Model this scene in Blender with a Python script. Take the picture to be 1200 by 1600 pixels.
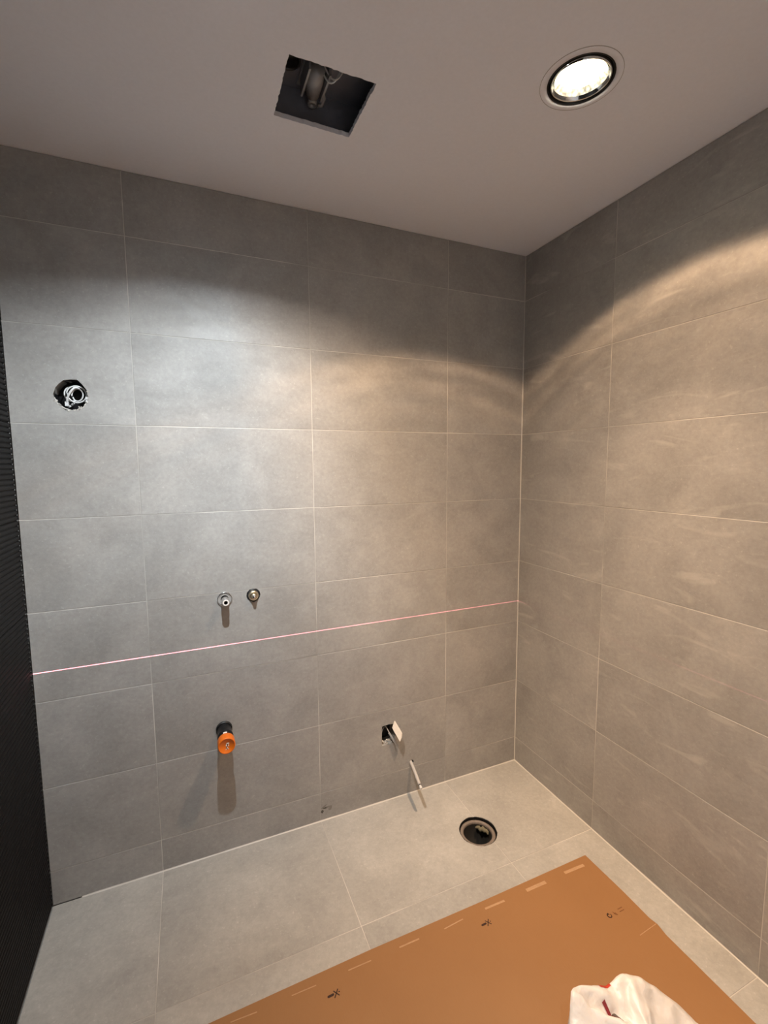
import bpy, bmesh, math, random
from mathutils import Vector, Matrix, noise
from mathutils.geometry import delaunay_2d_cdt

for o in list(bpy.data.objects):
    bpy.data.objects.remove(o)
scene = bpy.context.scene
COL = scene.collection
rnd = random.Random(7)

# ------------------------------------------------------------------ room size (metres)
# back wall is the plane y = 0, right wall x = 0, floor z = 0, room towards -y and -x
H = 2.4217          # ceiling height
XL = -1.9451        # dark wall
YF = -2.60          # wall behind the photographer
ROW0 = 0.1242       # cut bottom row of wall tiles, then rows of 0.30
ZJ = [ROW0 + 0.3 * i for i in range(8)]
XJ = [-1.6043, -1.0043, -0.4043]
YJ = [-0.4848, -1.0848, -1.6848, -2.2848]
LAMP_WARM = (-0.525, -0.820)
LAMP_COOL = (-1.360, -0.840)
LAMP_FILL = (-1.400, -2.100)  # added fill lamp, out of view, for cool ambient light

# ------------------------------------------------------------------ camera
cam_d = bpy.data.cameras.new('camera')
cam = bpy.data.objects.new('camera', cam_d)
COL.objects.link(cam)
PITCH, ROLL, YAW = -0.1026, -0.0072, 0.4039
f_ = Vector((math.sin(YAW) * math.cos(PITCH), math.cos(YAW) * math.cos(PITCH), math.sin(PITCH)))
r_ = Vector((math.cos(YAW), -math.sin(YAW), 0))
u_ = r_.cross(f_)
r2 = math.cos(ROLL) * r_ + math.sin(ROLL) * u_
u2 = -math.sin(ROLL) * r_ + math.cos(ROLL) * u_
cam.matrix_world = Matrix(((r2.x, u2.x, -f_.x, -1.4595), (r2.y, u2.y, -f_.y, -1.7612),
                           (r2.z, u2.z, -f_.z, 1.4897), (0, 0, 0, 1)))
cam_d.sensor_fit = 'VERTICAL'
cam_d.sensor_height = 24.0
cam_d.lens = 24.0 * 721.3 / 1600.0
cam_d.clip_start = 0.02
scene.camera = cam

# ------------------------------------------------------------------ world, view, exposure
w = bpy.data.worlds.new('world')
scene.world = w
w.use_nodes = True
w.node_tree.nodes['Background'].inputs[0].default_value = (0.01, 0.01, 0.012, 1)
w.node_tree.nodes['Background'].inputs[1].default_value = 0.3
vs = scene.view_settings
vs.view_transform = 'Standard'
vs.look = 'None'
vs.gamma = 1.0
vs.use_curve_mapping = False
vs.exposure = 0.0
scene.cycles.use_denoising = True
scene.cycles.max_bounces = 10
scene.cycles.diffuse_bounces = 6
scene.cycles.sample_clamp_indirect = 6.0


# ------------------------------------------------------------------ lights
def N(nt, typ, **kw):
    n = nt.nodes.new(typ)
    for k, v in kw.items():
        setattr(n, k, v)
    return n


def math_node(nt, op, a, b=None, c=None):
    n = N(nt, 'ShaderNodeMath', operation=op)
    for i, v in enumerate((a, b, c)):
        if v is None:
            continue
        if isinstance(v, (int, float)):
            n.inputs[i].default_value = v
        else:
            nt.links.new(v, n.inputs[i])
    return n.outputs[0]


def downlight_beam(name, xy, colour, power, stops, streak, seed, drop, dim_range=None, side=None):
    """reflector lamp: intensity falls with the angle from straight down and stops at the rim of the can"""
    ld = bpy.data.lights.new(name, 'SPOT')
    ld.spot_size = math.radians(165)
    ld.spot_blend = 0.0
    ld.shadow_soft_size = 0.018
    ld.energy = power
    ld.color = colour
    ld.use_nodes = True
    nt = ld.node_tree
    em = nt.nodes['Emission']
    geo = N(nt, 'ShaderNodeNewGeometry')
    sep = N(nt, 'ShaderNodeSeparateXYZ')
    nt.links.new(geo.outputs['Incoming'], sep.inputs[0])
    cz = math_node(nt, 'ABSOLUTE', sep.outputs[2])
    th = math_node(nt, 'DIVIDE', math_node(nt, 'ARCCOSINE', cz), math.pi / 2)
    # wobble of the beam edge and streaks thrown by the faceted reflector
    vm = N(nt, 'ShaderNodeCombineXYZ')
    nt.links.new(math_node(nt, 'MULTIPLY', sep.outputs[0], 3.2), vm.inputs[0])
    nt.links.new(math_node(nt, 'MULTIPLY', sep.outputs[1], 3.2), vm.inputs[1])
    nt.links.new(math_node(nt, 'MULTIPLY_ADD', th, 95.0, seed), vm.inputs[2])
    no = N(nt, 'ShaderNodeTexNoise')
    no.inputs['Scale'].default_value = 1.0
    no.inputs['Detail'].default_value = 3.0
    no.inputs['Distortion'].default_value = 0.6
    nt.links.new(vm.outputs[0], no.inputs['Vector'])
    ramp = N(nt, 'ShaderNodeValToRGB')
    ramp.color_ramp.interpolation = 'LINEAR'
    els = ramp.color_ramp.elements
    while len(els) < len(stops):
        els.new(0.5)
    for e, (p, v) in zip(els, stops):
        e.position = p
        e.color = (v, v, v, 1)
    nt.links.new(th, ramp.inputs[0])
    # streaks only matter near the edge of the beam
    mr = N(nt, 'ShaderNodeMapRange')
    mr.inputs[1].default_value = 0.38
    mr.inputs[2].default_value = 0.62
    nt.links.new(th, mr.inputs[0])
    amt = math_node(nt, 'MULTIPLY', mr.outputs[0], streak)
    sw = N(nt, 'ShaderNodeMapRange')
    sw.inputs[1].default_value = 0.38
    sw.inputs[2].default_value = 0.66
    sw.inputs[3].default_value = -0.7
    sw.inputs[4].default_value = 1.0
    nt.links.new(no.outputs['Fac'], sw.inputs[0])
    fac = math_node(nt, 'MULTIPLY_ADD', sw.outputs[0], amt, 1.0)
    out = math_node(nt, 'MULTIPLY', ramp.outputs[0], fac)
    if dim_range:   # beam strength shaped by direction for effect: weaker towards the right-hand wall
        am = N(nt, 'ShaderNodeMapRange')
        am.interpolation_type = 'SMOOTHSTEP'
        for i, v in enumerate(dim_range):
            am.inputs[i + 1].default_value = v
        nt.links.new(sep.outputs[0], am.inputs[0])
        out = math_node(nt, 'MULTIPLY', out, am.outputs[0])
        ax = N(nt, 'ShaderNodeMapRange')
        for i, v in enumerate((-0.22, 0.28, 0.86, 1.17)):
            ax.inputs[i + 1].default_value = v
        nt.links.new(sep.outputs[0], ax.inputs[0])
        out = math_node(nt, 'MULTIPLY', out, ax.outputs[0])
        # warmer tint added to the beam on that side to set the tones there
        mx = N(nt, 'ShaderNodeMix', data_type='RGBA')
        cr = N(nt, 'ShaderNodeMapRange')
        cr.inputs[1].default_value, cr.inputs[2].default_value = .06, .50
        nt.links.new(sep.outputs[0], cr.inputs[0])
        nt.links.new(cr.outputs[0], mx.inputs['Factor'])
        mx.inputs['A'].default_value = (*colour, 1)
        mx.inputs['B'].default_value = (*side, 1)
        nt.links.new(mx.outputs['Result'], em.inputs['Color'])
        ld.color = (1, 1, 1)
    nt.links.new(out, em.inputs['Strength'])
    lo = bpy.data.objects.new(name, ld)
    COL.objects.link(lo)
    lo.location = (xy[0], xy[1], H - drop - 0.02)
    return lo


downlight_beam('warm_downlight_beam', LAMP_WARM, (1.0, 0.665, 0.410), 176,
               [(0, 1.0), (.16, 1.0), (.228, .80), (.30, .47), (.433, .175), (.50, .15), (.58, .13), (.652, .165), (.672, .06), (.690, .004), (.78, .0)],
               0.55, 3.1, 0.003)
downlight_beam('cool_downlight_beam', LAMP_COOL, (0.87, 0.945, 1.0), 318,
               [(0, .06), (.10, .12), (.20, .29), (.30, .44), (.40, .54), (.50, .39), (.60, .28), (.68, .19), (.74, .075), (.80, .004), (.90, .0)],
               0.10, 9.7, 0.014, (0.28, 0.74, 1.0, 0.44), (1.0, 0.76, 0.55))
downlight_beam('added_fill_beam', LAMP_FILL, (0.50, 0.77, 1.0), 200,
               [(0, 1.0), (.24, .85), (.31, .30), (.37, .03), (.40, .0)],
               0.0, 5.0, 0.003)  # added fill beam that cools and lifts the bounce light


def laser_level(loc):
    """red line laser standing behind the photographer: a thin horizontal fan of light"""
    ld = bpy.data.lights.new('laser_level_fan', 'POINT')
    ld.shadow_soft_size = 0.0
    ld.energy = 1900
    ld.color = (1.0, 0.26, 0.32)
    ld.use_nodes = True
    nt = ld.node_tree
    geo = N(nt, 'ShaderNodeNewGeometry')
    sep = N(nt, 'ShaderNodeSeparateXYZ')
    nt.links.new(geo.outputs['Incoming'], sep.inputs[0])
    a = math_node(nt, 'ABSOLUTE', sep.outputs[2])
    m = math_node(nt, 'LESS_THAN', a, 0.00062)
    # the fan is strongest to the left of the room and dies out along the right wall
    mr = N(nt, 'ShaderNodeMapRange')
    mr.inputs[1].default_value = -0.20
    mr.inputs[2].default_value = 0.58
    mr.inputs[3].default_value = 1.0
    mr.inputs[4].default_value = 0.34
    nt.links.new(sep.outputs[0], mr.inputs[0])
    rw = N(nt, 'ShaderNodeMapRange')
    for i, v in enumerate((0.575, 0.60, 1.0, 0.14)):
        rw.inputs[i + 1].default_value = v
    nt.links.new(sep.outputs[0], rw.inputs[0])
    edge = math_node(nt, 'MULTIPLY', math_node(nt, 'GREATER_THAN', sep.outputs[0], -0.1800), rw.outputs[0])
    nt.links.new(math_node(nt, 'MULTIPLY', math_node(nt, 'MULTIPLY', m, edge), mr.outputs[0]), nt.nodes['Emission'].inputs['Strength'])
    lo = bpy.data.objects.new('laser_level_fan', ld)
    COL.objects.link(lo)
    lo.location = loc


laser_level((-1.55, -2.15, 0.8247))


# ------------------------------------------------------------------ materials
def new_mat(name):
    m = bpy.data.materials.new(name)
    m.use_nodes = True
    return m, m.node_tree, m.node_tree.nodes['Principled BSDF']


def simple(name, col, rough=0.5, metal=0.0, var=0.12, scale=40.0, bump=0.0, coat=0.0, spec=0.5):
    m, nt, b = new_mat(name)
    tc = N(nt, 'ShaderNodeTexCoord')
    no = N(nt, 'ShaderNodeTexNoise')
    no.inputs['Scale'].default_value = scale
    no.inputs['Detail'].default_value = 4
    nt.links.new(tc.outputs['Object'], no.inputs['Vector'])
    mx = N(nt, 'ShaderNodeMix', data_type='RGBA')
    mx.inputs['A'].default_value = (*[c * (1 - var) for c in col], 1)
    mx.inputs['B'].default_value = (*[min(1, c * (1 + var)) for c in col], 1)
    nt.links.new(no.outputs['Fac'], mx.inputs['Factor'])
    nt.links.new(mx.outputs['Result'], b.inputs['Base Color'])
    b.inputs['Roughness'].default_value = rough
    b.inputs['Metallic'].default_value = metal
    b.inputs['Specular IOR Level'].default_value = spec
    b.inputs['Coat Weight'].default_value = coat
    if bump:
        bp = N(nt, 'ShaderNodeBump')
        bp.inputs['Strength'].default_value = bump
        bp.inputs['Distance'].default_value = 0.002
        nt.links.new(no.outputs['Fac'], bp.inputs['Height'])
        nt.links.new(bp.outputs[0], b.inputs['Normal'])
    return m


def tile_material(name, base, haze):
    """concrete-look porcelain: clouds, fine speckle, faint pale grout haze in smears"""
    m, nt, b = new_mat(name)
    tc = N(nt, 'ShaderNodeTexCoord')
    oi = N(nt, 'ShaderNodeObjectInfo')
    off = N(nt, 'ShaderNodeVectorMath', operation='SCALE')
    cx = N(nt, 'ShaderNodeCombineXYZ')
    nt.links.new(oi.outputs['Random'], cx.inputs[0])
    nt.links.new(oi.outputs['Random'], cx.inputs[1])
    nt.links.new(oi.outputs['Random'], cx.inputs[2])
    nt.links.new(cx.outputs[0], off.inputs[0])
    off.inputs['Scale'].default_value = 37.0
    ad = N(nt, 'ShaderNodeVectorMath', operation='ADD')
    nt.links.new(tc.outputs['Object'], ad.inputs[0])
    nt.links.new(off.outputs[0], ad.inputs[1])

    def nz(scale, detail, rough=0.5, vec=None, dist=0.0):
        n = N(nt, 'ShaderNodeTexNoise')
        n.inputs['Scale'].default_value = scale
        n.inputs['Detail'].default_value = detail
        n.inputs['Roughness'].default_value = rough
        n.inputs['Distortion'].default_value = dist
        nt.links.new(vec or ad.outputs[0], n.inputs['Vector'])
        return n.outputs['Fac']

    cloud = nz(5.0, 5.0, 0.62, dist=0.4)
    fine = nz(70.0, 4.0, 0.75)
    speck = nz(120.0, 2.0, 0.6)
    mp = N(nt, 'ShaderNodeMapping')
    mp.inputs['Scale'].default_value = (1.4, 5.0, 1.0)
    mp.inputs['Rotation'].default_value = (0, 0, 0.35)
    nt.links.new(ad.outputs[0], mp.inputs['Vector'])
    smear = nz(3.2, 3.0, 0.5, mp.outputs[0], 1.2)

    def rng(v, a, b_, c, d):
        r = N(nt, 'ShaderNodeMapRange')
        for i, x in enumerate((a, b_, c, d)):
            r.inputs[i + 1].default_value = x
        nt.links.new(v, r.inputs[0])
        return r.outputs[0]

    k = math_node(nt, 'MULTIPLY', rng(cloud, .25, .75, .82, 1.16), rng(fine, .2, .8, .86, 1.14))
    k = math_node(nt, 'MULTIPLY', k, rng(speck, .62, .76, 1.0, 1.22))
    k = math_node(nt, 'MULTIPLY', k, rng(oi.outputs['Random'], 0, 1, .97, 1.03))
    sc = N(nt, 'ShaderNodeVectorMath', operation='SCALE')
    sc.inputs[0].default_value = base
    nt.links.new(k, sc.inputs['Scale'])
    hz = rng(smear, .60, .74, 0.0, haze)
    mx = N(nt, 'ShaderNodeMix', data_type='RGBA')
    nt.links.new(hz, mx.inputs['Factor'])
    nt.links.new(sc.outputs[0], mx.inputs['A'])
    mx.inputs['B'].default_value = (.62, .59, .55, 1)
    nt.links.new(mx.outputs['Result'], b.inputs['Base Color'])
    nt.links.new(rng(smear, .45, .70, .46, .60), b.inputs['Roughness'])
    b.inputs['Specular IOR Level'].default_value = 0.4
    bp = N(nt, 'ShaderNodeBump')
    bp.inputs['Strength'].default_value = 0.10
    bp.inputs['Distance'].default_value = 0.001
    nt.links.new(fine, bp.inputs['Height'])
    nt.links.new(bp.outputs[0], b.inputs['Normal'])
    return m


def grout_material(name, light, dull):
    m, nt, b = new_mat(name)
    tc = N(nt, 'ShaderNodeTexCoord')
    no = N(nt, 'ShaderNodeTexNoise')
    no.inputs['Scale'].default_value = 2.6
    no.inputs['Detail'].default_value = 4
    nt.links.new(tc.outputs['Object'], no.inputs['Vector'])
    r = N(nt, 'ShaderNodeMapRange')
    r.inputs[1].default_value = .40
    r.inputs[2].default_value = .62
    nt.links.new(no.outputs['Fac'], r.inputs[0])
    mx = N(nt, 'ShaderNodeMix', data_type='RGBA')
    mx.inputs['A'].default_value = (*light, 1)
    mx.inputs['B'].default_value = (*dull, 1)
    nt.links.new(r.outputs[0], mx.inputs['Factor'])
    nt.links.new(mx.outputs['Result'], b.inputs['Base Color'])
    b.inputs['Roughness'].default_value = 0.85
    return m


M = {}
M['tile'] = tile_material('grey concrete-look tile', (.348, .334, .314), .07)
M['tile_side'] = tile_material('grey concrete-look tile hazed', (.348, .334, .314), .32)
M['tile_floor'] = tile_material('floor tile', (.402, .390, .362), .06)
M['grout'] = grout_material('light grout', (.64, .61, .56), (.36, .345, .32))
M['silicone'] = simple('sealant', (.60, .57, .52), .4, var=.10, scale=9)
M['plaster'] = simple('ceiling paint', (.87, .875, .94), .75, var=.035, scale=120, bump=.12)
M['seam'] = simple('plaster crack', (.42, .39, .38), .9)
M['front'] = simple('painted wall', (.78, .78, .79), .8, var=.04, scale=20)
M['dark_tile'] = simple('black ribbed tile', (.0058, .0052, .0053), .50, var=.35, scale=14, spec=.14)
M['dark_grout'] = simple('black grout', (.012, .011, .011), .8)
M['rubble'] = simple('cut wall core', (.30, .29, .27), .95, var=.4, scale=90, bump=.6)
M['cavity'] = simple('dark cavity', (.22, .22, .25), .9, var=.3, scale=15)
M['chrome'] = simple('chrome', (.80, .80, .80), .10, 1.0, var=.03)
M['brass'] = simple('brass', (.80, .72, .56), .30, 1.0, var=.08)
M['zinc'] = simple('dull grey metal', (.36, .36, .37), .5, .3, var=.2)
M['black_plastic'] = simple('black plastic', (.010, .010, .011), .32, var=.3, spec=.3)
M['void'] = simple('painted gap shade', (.004, .004, .004), .9, spec=.1)  # near-black that paints in gap shade and a dark chrome reflection
M['black_rubber'] = simple('black rubber', (.018, .018, .018), .42, var=.3)
M['orange'] = simple('orange plastic', (.80, .17, .008), .38, var=.06)
M['white_plastic'] = simple('white plastic', (.72, .72, .71), .38, var=.04)
M['chip'] = simple('pale chipped edge', (.60, .57, .52), .9, var=.3, scale=200, bump=.4)
M['chip_pale'] = simple('pale plaster chip', (.84, .81, .75), .85, var=.10, scale=160, bump=.3)
M['grey_conduit'] = simple('grey conduit', (.50, .48, .46), .45, var=.05)
M['pvc'] = simple('old grey pipe', (.190, .157, .132), .6, var=.40, scale=45)
M['mortar'] = simple('old mortar', (.16, .145, .095), .9, var=.4, scale=120, bump=.4)
M['pipe_inside'] = simple('inside of pipe', (.022, .020, .017), .8, var=.4, scale=30)
M['ink'] = simple('dark print', (.035, .012, .006), .8)
M['ink_brown'] = simple('brown print', (.17, .065, .018), .8)
M['ink_white'] = simple('white print', (.85, .80, .74), .7)
M['cut'] = simple('pale paper cut', (.44, .265, .140), .85, var=.25, scale=150)
M['red'] = simple('red print', (.50, .05, .025), .45, var=.15)
M['red_dark'] = simple('dark red print', (.26, .03, .035), .45, var=.2)
M['brown'] = simple('dark bag opening', (.10, .075, .055), .6)  # brown for the dark inside of the bag opening
M['smudge'] = simple('dark smudge', (.10, .09, .078), .9, var=.3)
M['smudge_pale'] = simple('pale smudge', (.235, .22, .20), .9, var=.2)


def cardboard_material():
    m, nt, b = new_mat('brown cardboard')
    tc = N(nt, 'ShaderNodeTexCoord')

    def nz(scale, det, sx=1, sy=1):
        mp = N(nt, 'ShaderNodeMapping')
        mp.inputs['Scale'].default_value = (sx, sy, 1)
        nt.links.new(tc.outputs['Object'], mp.inputs['Vector'])
        n = N(nt, 'ShaderNodeTexNoise')
        n.inputs['Scale'].default_value = scale
        n.inputs['Detail'].default_value = det
        nt.links.new(mp.outputs[0], n.inputs['Vector'])
        return n.outputs['Fac']
    a = nz(4, 5)
    c = nz(60, 3, 6, 1)
    mx = N(nt, 'ShaderNodeMix', data_type='RGBA')
    mx.inputs['A'].default_value = (.272, .135, .053, 1)
    mx.inputs['B'].default_value = (.332, .170, .069, 1)
    nt.links.new(math_node(nt, 'ADD', math_node(nt, 'MULTIPLY', a, .75), math_node(nt, 'MULTIPLY', c, .25)), mx.inputs['Factor'])
    nt.links.new(mx.outputs['Result'], b.inputs['Base Color'])
    b.inputs['Roughness'].default_value = .62
    b.inputs['Specular IOR Level'].default_value = .3
    bp = N(nt, 'ShaderNodeBump')
    bp.inputs['Strength'].default_value = .15
    bp.inputs['Distance'].default_value = .002
    nt.links.new(c, bp.inputs['Height'])
    nt.links.new(bp.outputs[0], b.inputs['Normal'])
    return m


M['card'] = cardboard_material()


def bag_material():
    m, nt, b = new_mat('white plastic bag film')
    b.inputs['Base Color'].default_value = (.76, .71, .66, 1)
    b.inputs['Roughness'].default_value = .38
    b.inputs['Subsurface Weight'].default_value = .25
    b.inputs['Subsurface Radius'].default_value = (.02, .015, .012)
    tc = N(nt, 'ShaderNodeTexCoord')
    v = N(nt, 'ShaderNodeTexVoronoi')
    v.inputs['Scale'].default_value = 22
    no = N(nt, 'ShaderNodeTexNoise')
    no.inputs['Scale'].default_value = 28
    no.inputs['Detail'].default_value = 3
    nt.links.new(tc.outputs['Object'], v.inputs['Vector'])
    nt.links.new(tc.outputs['Object'], no.inputs['Vector'])
    bp = N(nt, 'ShaderNodeBump')
    bp.inputs['Strength'].default_value = .6
    bp.inputs['Distance'].default_value = .007
    nt.links.new(math_node(nt, 'ADD', v.outputs['Distance'], no.outputs['Fac']), bp.inputs['Height'])
    nt.links.new(bp.outputs[0], b.inputs['Normal'])
    return m


M['bag'] = bag_material()


def glow_material(name, col, strength):
    m, nt, b = new_mat(name)
    b.inputs['Base Color'].default_value = (.9, .88, .8, 1)
    b.inputs['Emission Color'].default_value = (*col, 1)
    b.inputs['Emission Strength'].default_value = strength
    return m


M['lamp_warm'] = glow_material('lit warm lamp', (1, .90, .68), 22.0)
M['lamp_cool'] = glow_material('lit cool lamp', (.88, .93, 1), 40.0)


def lit_reflector(name, col, glow, strength):
    """faceted reflector flooded by its own bulb"""
    m = simple(name, col, .25, 1.0, var=.12, scale=60)
    nt = m.node_tree
    b = nt.nodes['Principled BSDF']
    tc = N(nt, 'ShaderNodeTexCoord')
    v = N(nt, 'ShaderNodeTexVoronoi')
    v.inputs['Scale'].default_value = 130
    nt.links.new(tc.outputs['Object'], v.inputs['Vector'])
    r = N(nt, 'ShaderNodeMapRange')
    r.inputs[1].default_value = .2
    r.inputs[2].default_value = .8
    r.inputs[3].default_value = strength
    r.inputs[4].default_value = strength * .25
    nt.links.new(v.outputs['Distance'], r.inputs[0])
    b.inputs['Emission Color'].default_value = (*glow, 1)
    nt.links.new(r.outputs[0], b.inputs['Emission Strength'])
    return m


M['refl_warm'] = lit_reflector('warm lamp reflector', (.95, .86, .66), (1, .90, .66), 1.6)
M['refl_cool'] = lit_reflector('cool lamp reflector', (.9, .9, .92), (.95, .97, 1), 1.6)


# ------------------------------------------------------------------ mesh helpers
def mesh_of(name, verts, faces, smooth=False, recalc=True):
    me = bpy.data.meshes.new(name)
    me.from_pydata([tuple(v) for v in verts], [], [tuple(f) for f in faces])
    if recalc:
        bm = bmesh.new()
        bm.from_mesh(me)
        bmesh.ops.remove_doubles(bm, verts=bm.verts, dist=1e-6)
        bmesh.ops.recalc_face_normals(bm, faces=bm.faces)
        bm.to_mesh(me)
        bm.free()
    if smooth:
        for p in me.polygons:
            p.use_smooth = True
    me.update()
    return me


def obj(name, me, mat, parent=None, matrix=None):
    o = bpy.data.objects.new(name, me)
    if mat is not None and me is not None and not me.materials:
        me.materials.append(mat)
    COL.objects.link(o)
    if matrix is not None:
        o.matrix_basis = matrix
    if parent is not None:
        o.parent = parent
    return o


def thing(name, label, cat, loc=(0, 0, 0), group=None):
    o = bpy.data.objects.new(name, None)
    o.empty_display_size = 0.05
    COL.objects.link(o)
    o.location = loc
    o['label'] = label
    o['category'] = cat
    if group:
        o['group'] = group
    return o


def struct(o):
    o['kind'] = 'structure'
    return o


def box(x0, x1, y0, y1, z0, z1):
    v = [(x, y, z) for x in (x0, x1) for y in (y0, y1) for z in (z0, z1)]
    f = [(0, 1, 3, 2), (4, 6, 7, 5), (0, 4, 5, 1), (2, 3, 7, 6), (0, 2, 6, 4), (1, 5, 7, 3)]
    return v, f


def join(*parts):
    V, F = [], []
    for v, f in parts:
        n = len(V)
        V += [tuple(p) for p in v]
        F += [tuple(i + n for i in q) for q in f]
    return V, F


def lathe(profile, n=32, axis='Z', centre=(0, 0, 0), closed=False, jit=0.0, seed=1):
    """profile: (radius, height) list; axis 'Z' up or 'Y' pointing to -y (out of the back wall)"""
    R = random.Random(seed)
    V, F = [], []
    js = [1 + R.uniform(-jit, jit) for _ in range(n)]
    for (r, h) in profile:
        for k in range(n):
            a = 2 * math.pi * k / n
            x, y = r * js[k] * math.cos(a), r * js[k] * math.sin(a)
            p = (x, y, h) if axis == 'Z' else (x, -h, y)
            V.append((p[0] + centre[0], p[1] + centre[1], p[2] + centre[2]))
    m = len(profile)
    rng = range(m) if closed else range(m - 1)
    for i in rng:
        j = (i + 1) % m
        for k in range(n):
            l = (k + 1) % n
            F.append((i * n + k, i * n + l, j * n + l, j * n + k))
    return V, F


def tube(pts, r, n=10, cap=True):
    pts = [Vector(p) for p in pts]
    V, F = [], []
    up = Vector((0.13, 0.29, 0.95))
    for i, p in enumerate(pts):
        t = (pts[min(i + 1, len(pts) - 1)] - pts[max(i - 1, 0)]).normalized()
        s = t.cross(up)
        if s.length < 1e-3:
            s = t.cross(Vector((1, 0, 0)))
        s.normalize()
        q = s.cross(t).normalized()
        up = q
        rr = r[i] if isinstance(r, (list, tuple)) else r
        for k in range(n):
            a = 2 * math.pi * k / n
            V.append(p + s * (rr * math.cos(a)) + q * (rr * math.sin(a)))
    for i in range(len(pts) - 1):
        for k in range(n):
            l = (k + 1) % n
            F.append((i * n + k, i * n + l, (i + 1) * n + l, (i + 1) * n + k))
    if cap:
        F.append(tuple(range(n - 1, -1, -1)))
        F.append(tuple((len(pts) - 1) * n + k for k in range(n)))
    return V, F


def inside(p, poly):
    c = False
    n = len(poly)
    for i in range(n):
        a, b = poly[i], poly[i - 1]
        if (a[1] > p[1]) != (b[1] > p[1]) and p[0] < (b[0] - a[0]) * (p[1] - a[1]) / (b[1] - a[1]) + a[0]:
            c = not c
    return c


def panel(rect, holes, w0, w1):
    """slab over rect (u0,u1,v0,v1) from depth w0 (back) to w1 (front) with polygonal holes cut through"""
    u0, u1, v0, v1 = rect
    pts = [Vector((u0, v0)), Vector((u1, v0)), Vector((u1, v1)), Vector((u0, v1))]
    edges = [(0, 1), (1, 2), (2, 3), (3, 0)]
    for h in holes:
        n = len(pts)
        pts += [Vector(p) for p in h]
        edges += [(n + i, n + (i + 1) % len(h)) for i in range(len(h))]
    vo, eo, fo, *_ = delaunay_2d_cdt(pts, edges, [], 0, 1e-6)
    keep = []
    for f in fo:
        c = sum((vo[i] for i in f), Vector((0, 0))) / len(f)
        if not (u0 < c[0] < u1 and v0 < c[1] < v1):
            continue
        if any(inside(c, h) for h in holes):
            continue
        keep.append(tuple(f))
    n = len(vo)
    V = [(p[0], p[1], w1) for p in vo] + [(p[0], p[1], w0) for p in vo]
    F = [f for f in keep] + [tuple(i + n for i in reversed(f)) for f in keep]
    cnt = {}
    for f in keep:
        for i in range(len(f)):
            a, b = f[i], f[(i + 1) % len(f)]
            cnt[(a, b)] = 1
    for (a, b) in cnt:
        if (b, a) not in cnt:
            F.append((b, a, a + n, b + n))
    return V, F


def clean(me):
    bm = bmesh.new()
    bm.from_mesh(me)
    loose = [v for v in bm.verts if not v.link_faces]
    bmesh.ops.delete(bm, geom=loose, context='VERTS')
    bm.to_mesh(me)
    bm.free()
    return me


def circle(c, r, n=28, jit=0.0, seed=0, sx=1.0):
    R = random.Random(seed)
    return [(c[0] + sx * r * (1 + R.uniform(-jit, jit)) * math.cos(2 * math.pi * k / n),
             c[1] + r * (1 + R.uniform(-jit, jit)) * math.sin(2 * math.pi * k / n)) for k in range(n)]


def frame(u, v, wv, o=(0, 0, 0)):
    return Matrix(((u[0], v[0], wv[0], o[0]), (u[1], v[1], wv[1], o[1]), (u[2], v[2], wv[2], o[2]), (0, 0, 0, 1)))


BACK = frame((1, 0, 0), (0, 0, 1), (0, -1, 0))                 # u = x, v = z, out of the wall = -y
RIGHT = frame((0, -1, 0), (0, 0, 1), (-1, 0, 0))               # u = -y, v = z
FLOOR = frame((1, 0, 0), (0, 1, 0), (0, 0, 1))
LEFT = frame((0, 1, 0), (0, 0, 1), (1, 0, 0), (XL, 0, 0))      # u = y, v = z
TH, JOINT, BEV = 0.009, 0.0024, 0.0006
_tile_cache = {}


def tile_mesh(su, sv):
    key = (round(su, 4), round(sv, 4))
    if key not in _tile_cache:
        a, b = su / 2, sv / 2
        V = []
        for (i, wz) in ((BEV, 0.0), (0.0, -BEV), (0.0, -TH)):
            V += [(-a + i, -b + i, wz), (a - i, -b + i, wz), (a - i, b - i, wz), (-a + i, b - i, wz)]
        F = [(0, 1, 2, 3), (11, 10, 9, 8)]
        for lv in (0, 4):
            for k in range(4):
                l = (k + 1) % 4
                F.append((lv + k, lv + 4 + k, lv + 4 + l, lv + l))
        _tile_cache[key] = mesh_of('tile', V, F)
    return _tile_cache[key]


def lay_tiles(parent, mat, M4, us, vs_, holes, skip=None):
    """one object for each tile; tiles that a hole crosses get their own cut mesh"""
    R = random.Random(len(us) * 31 + len(vs_))
    for i in range(len(us) - 1):
        for j in range(len(vs_) - 1):
            u0, u1 = us[i] + JOINT / 2, us[i + 1] - JOINT / 2
            v0, v1 = vs_[j] + JOINT / 2, vs_[j + 1] - JOINT / 2
            cu, cv = (u0 + u1) / 2, (v0 + v1) / 2
            hs = [h for h in holes if max(p[0] for p in h) > u0 and min(p[0] for p in h) < u1
                  and max(p[1] for p in h) > v0 and min(p[1] for p in h) < v1]
            off = M4 @ Matrix.Translation((cu, cv, R.uniform(-.00025, .00015)))
            if hs:
                hh = [[(p[0] - cu, p[1] - cv) for p in h] for h in hs]
                V, F = panel((u0 - cu, u1 - cu, v0 - cv, v1 - cv), hh, -TH, 0)
                me = clean(mesh_of('cut_tile', V, F))
            else:
                me = tile_mesh(u1 - u0, v1 - v0)
            o = bpy.data.objects.new('tile', me)
            if not me.materials:
                me.materials.append(mat)
            COL.objects.link(o)
            # shared meshes may serve surfaces with different tiles: material sits on the object
            o.material_slots[0].link = 'OBJECT'
            o.material_slots[0].material = mat
            o.matrix_basis = off
            o.parent = parent


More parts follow.
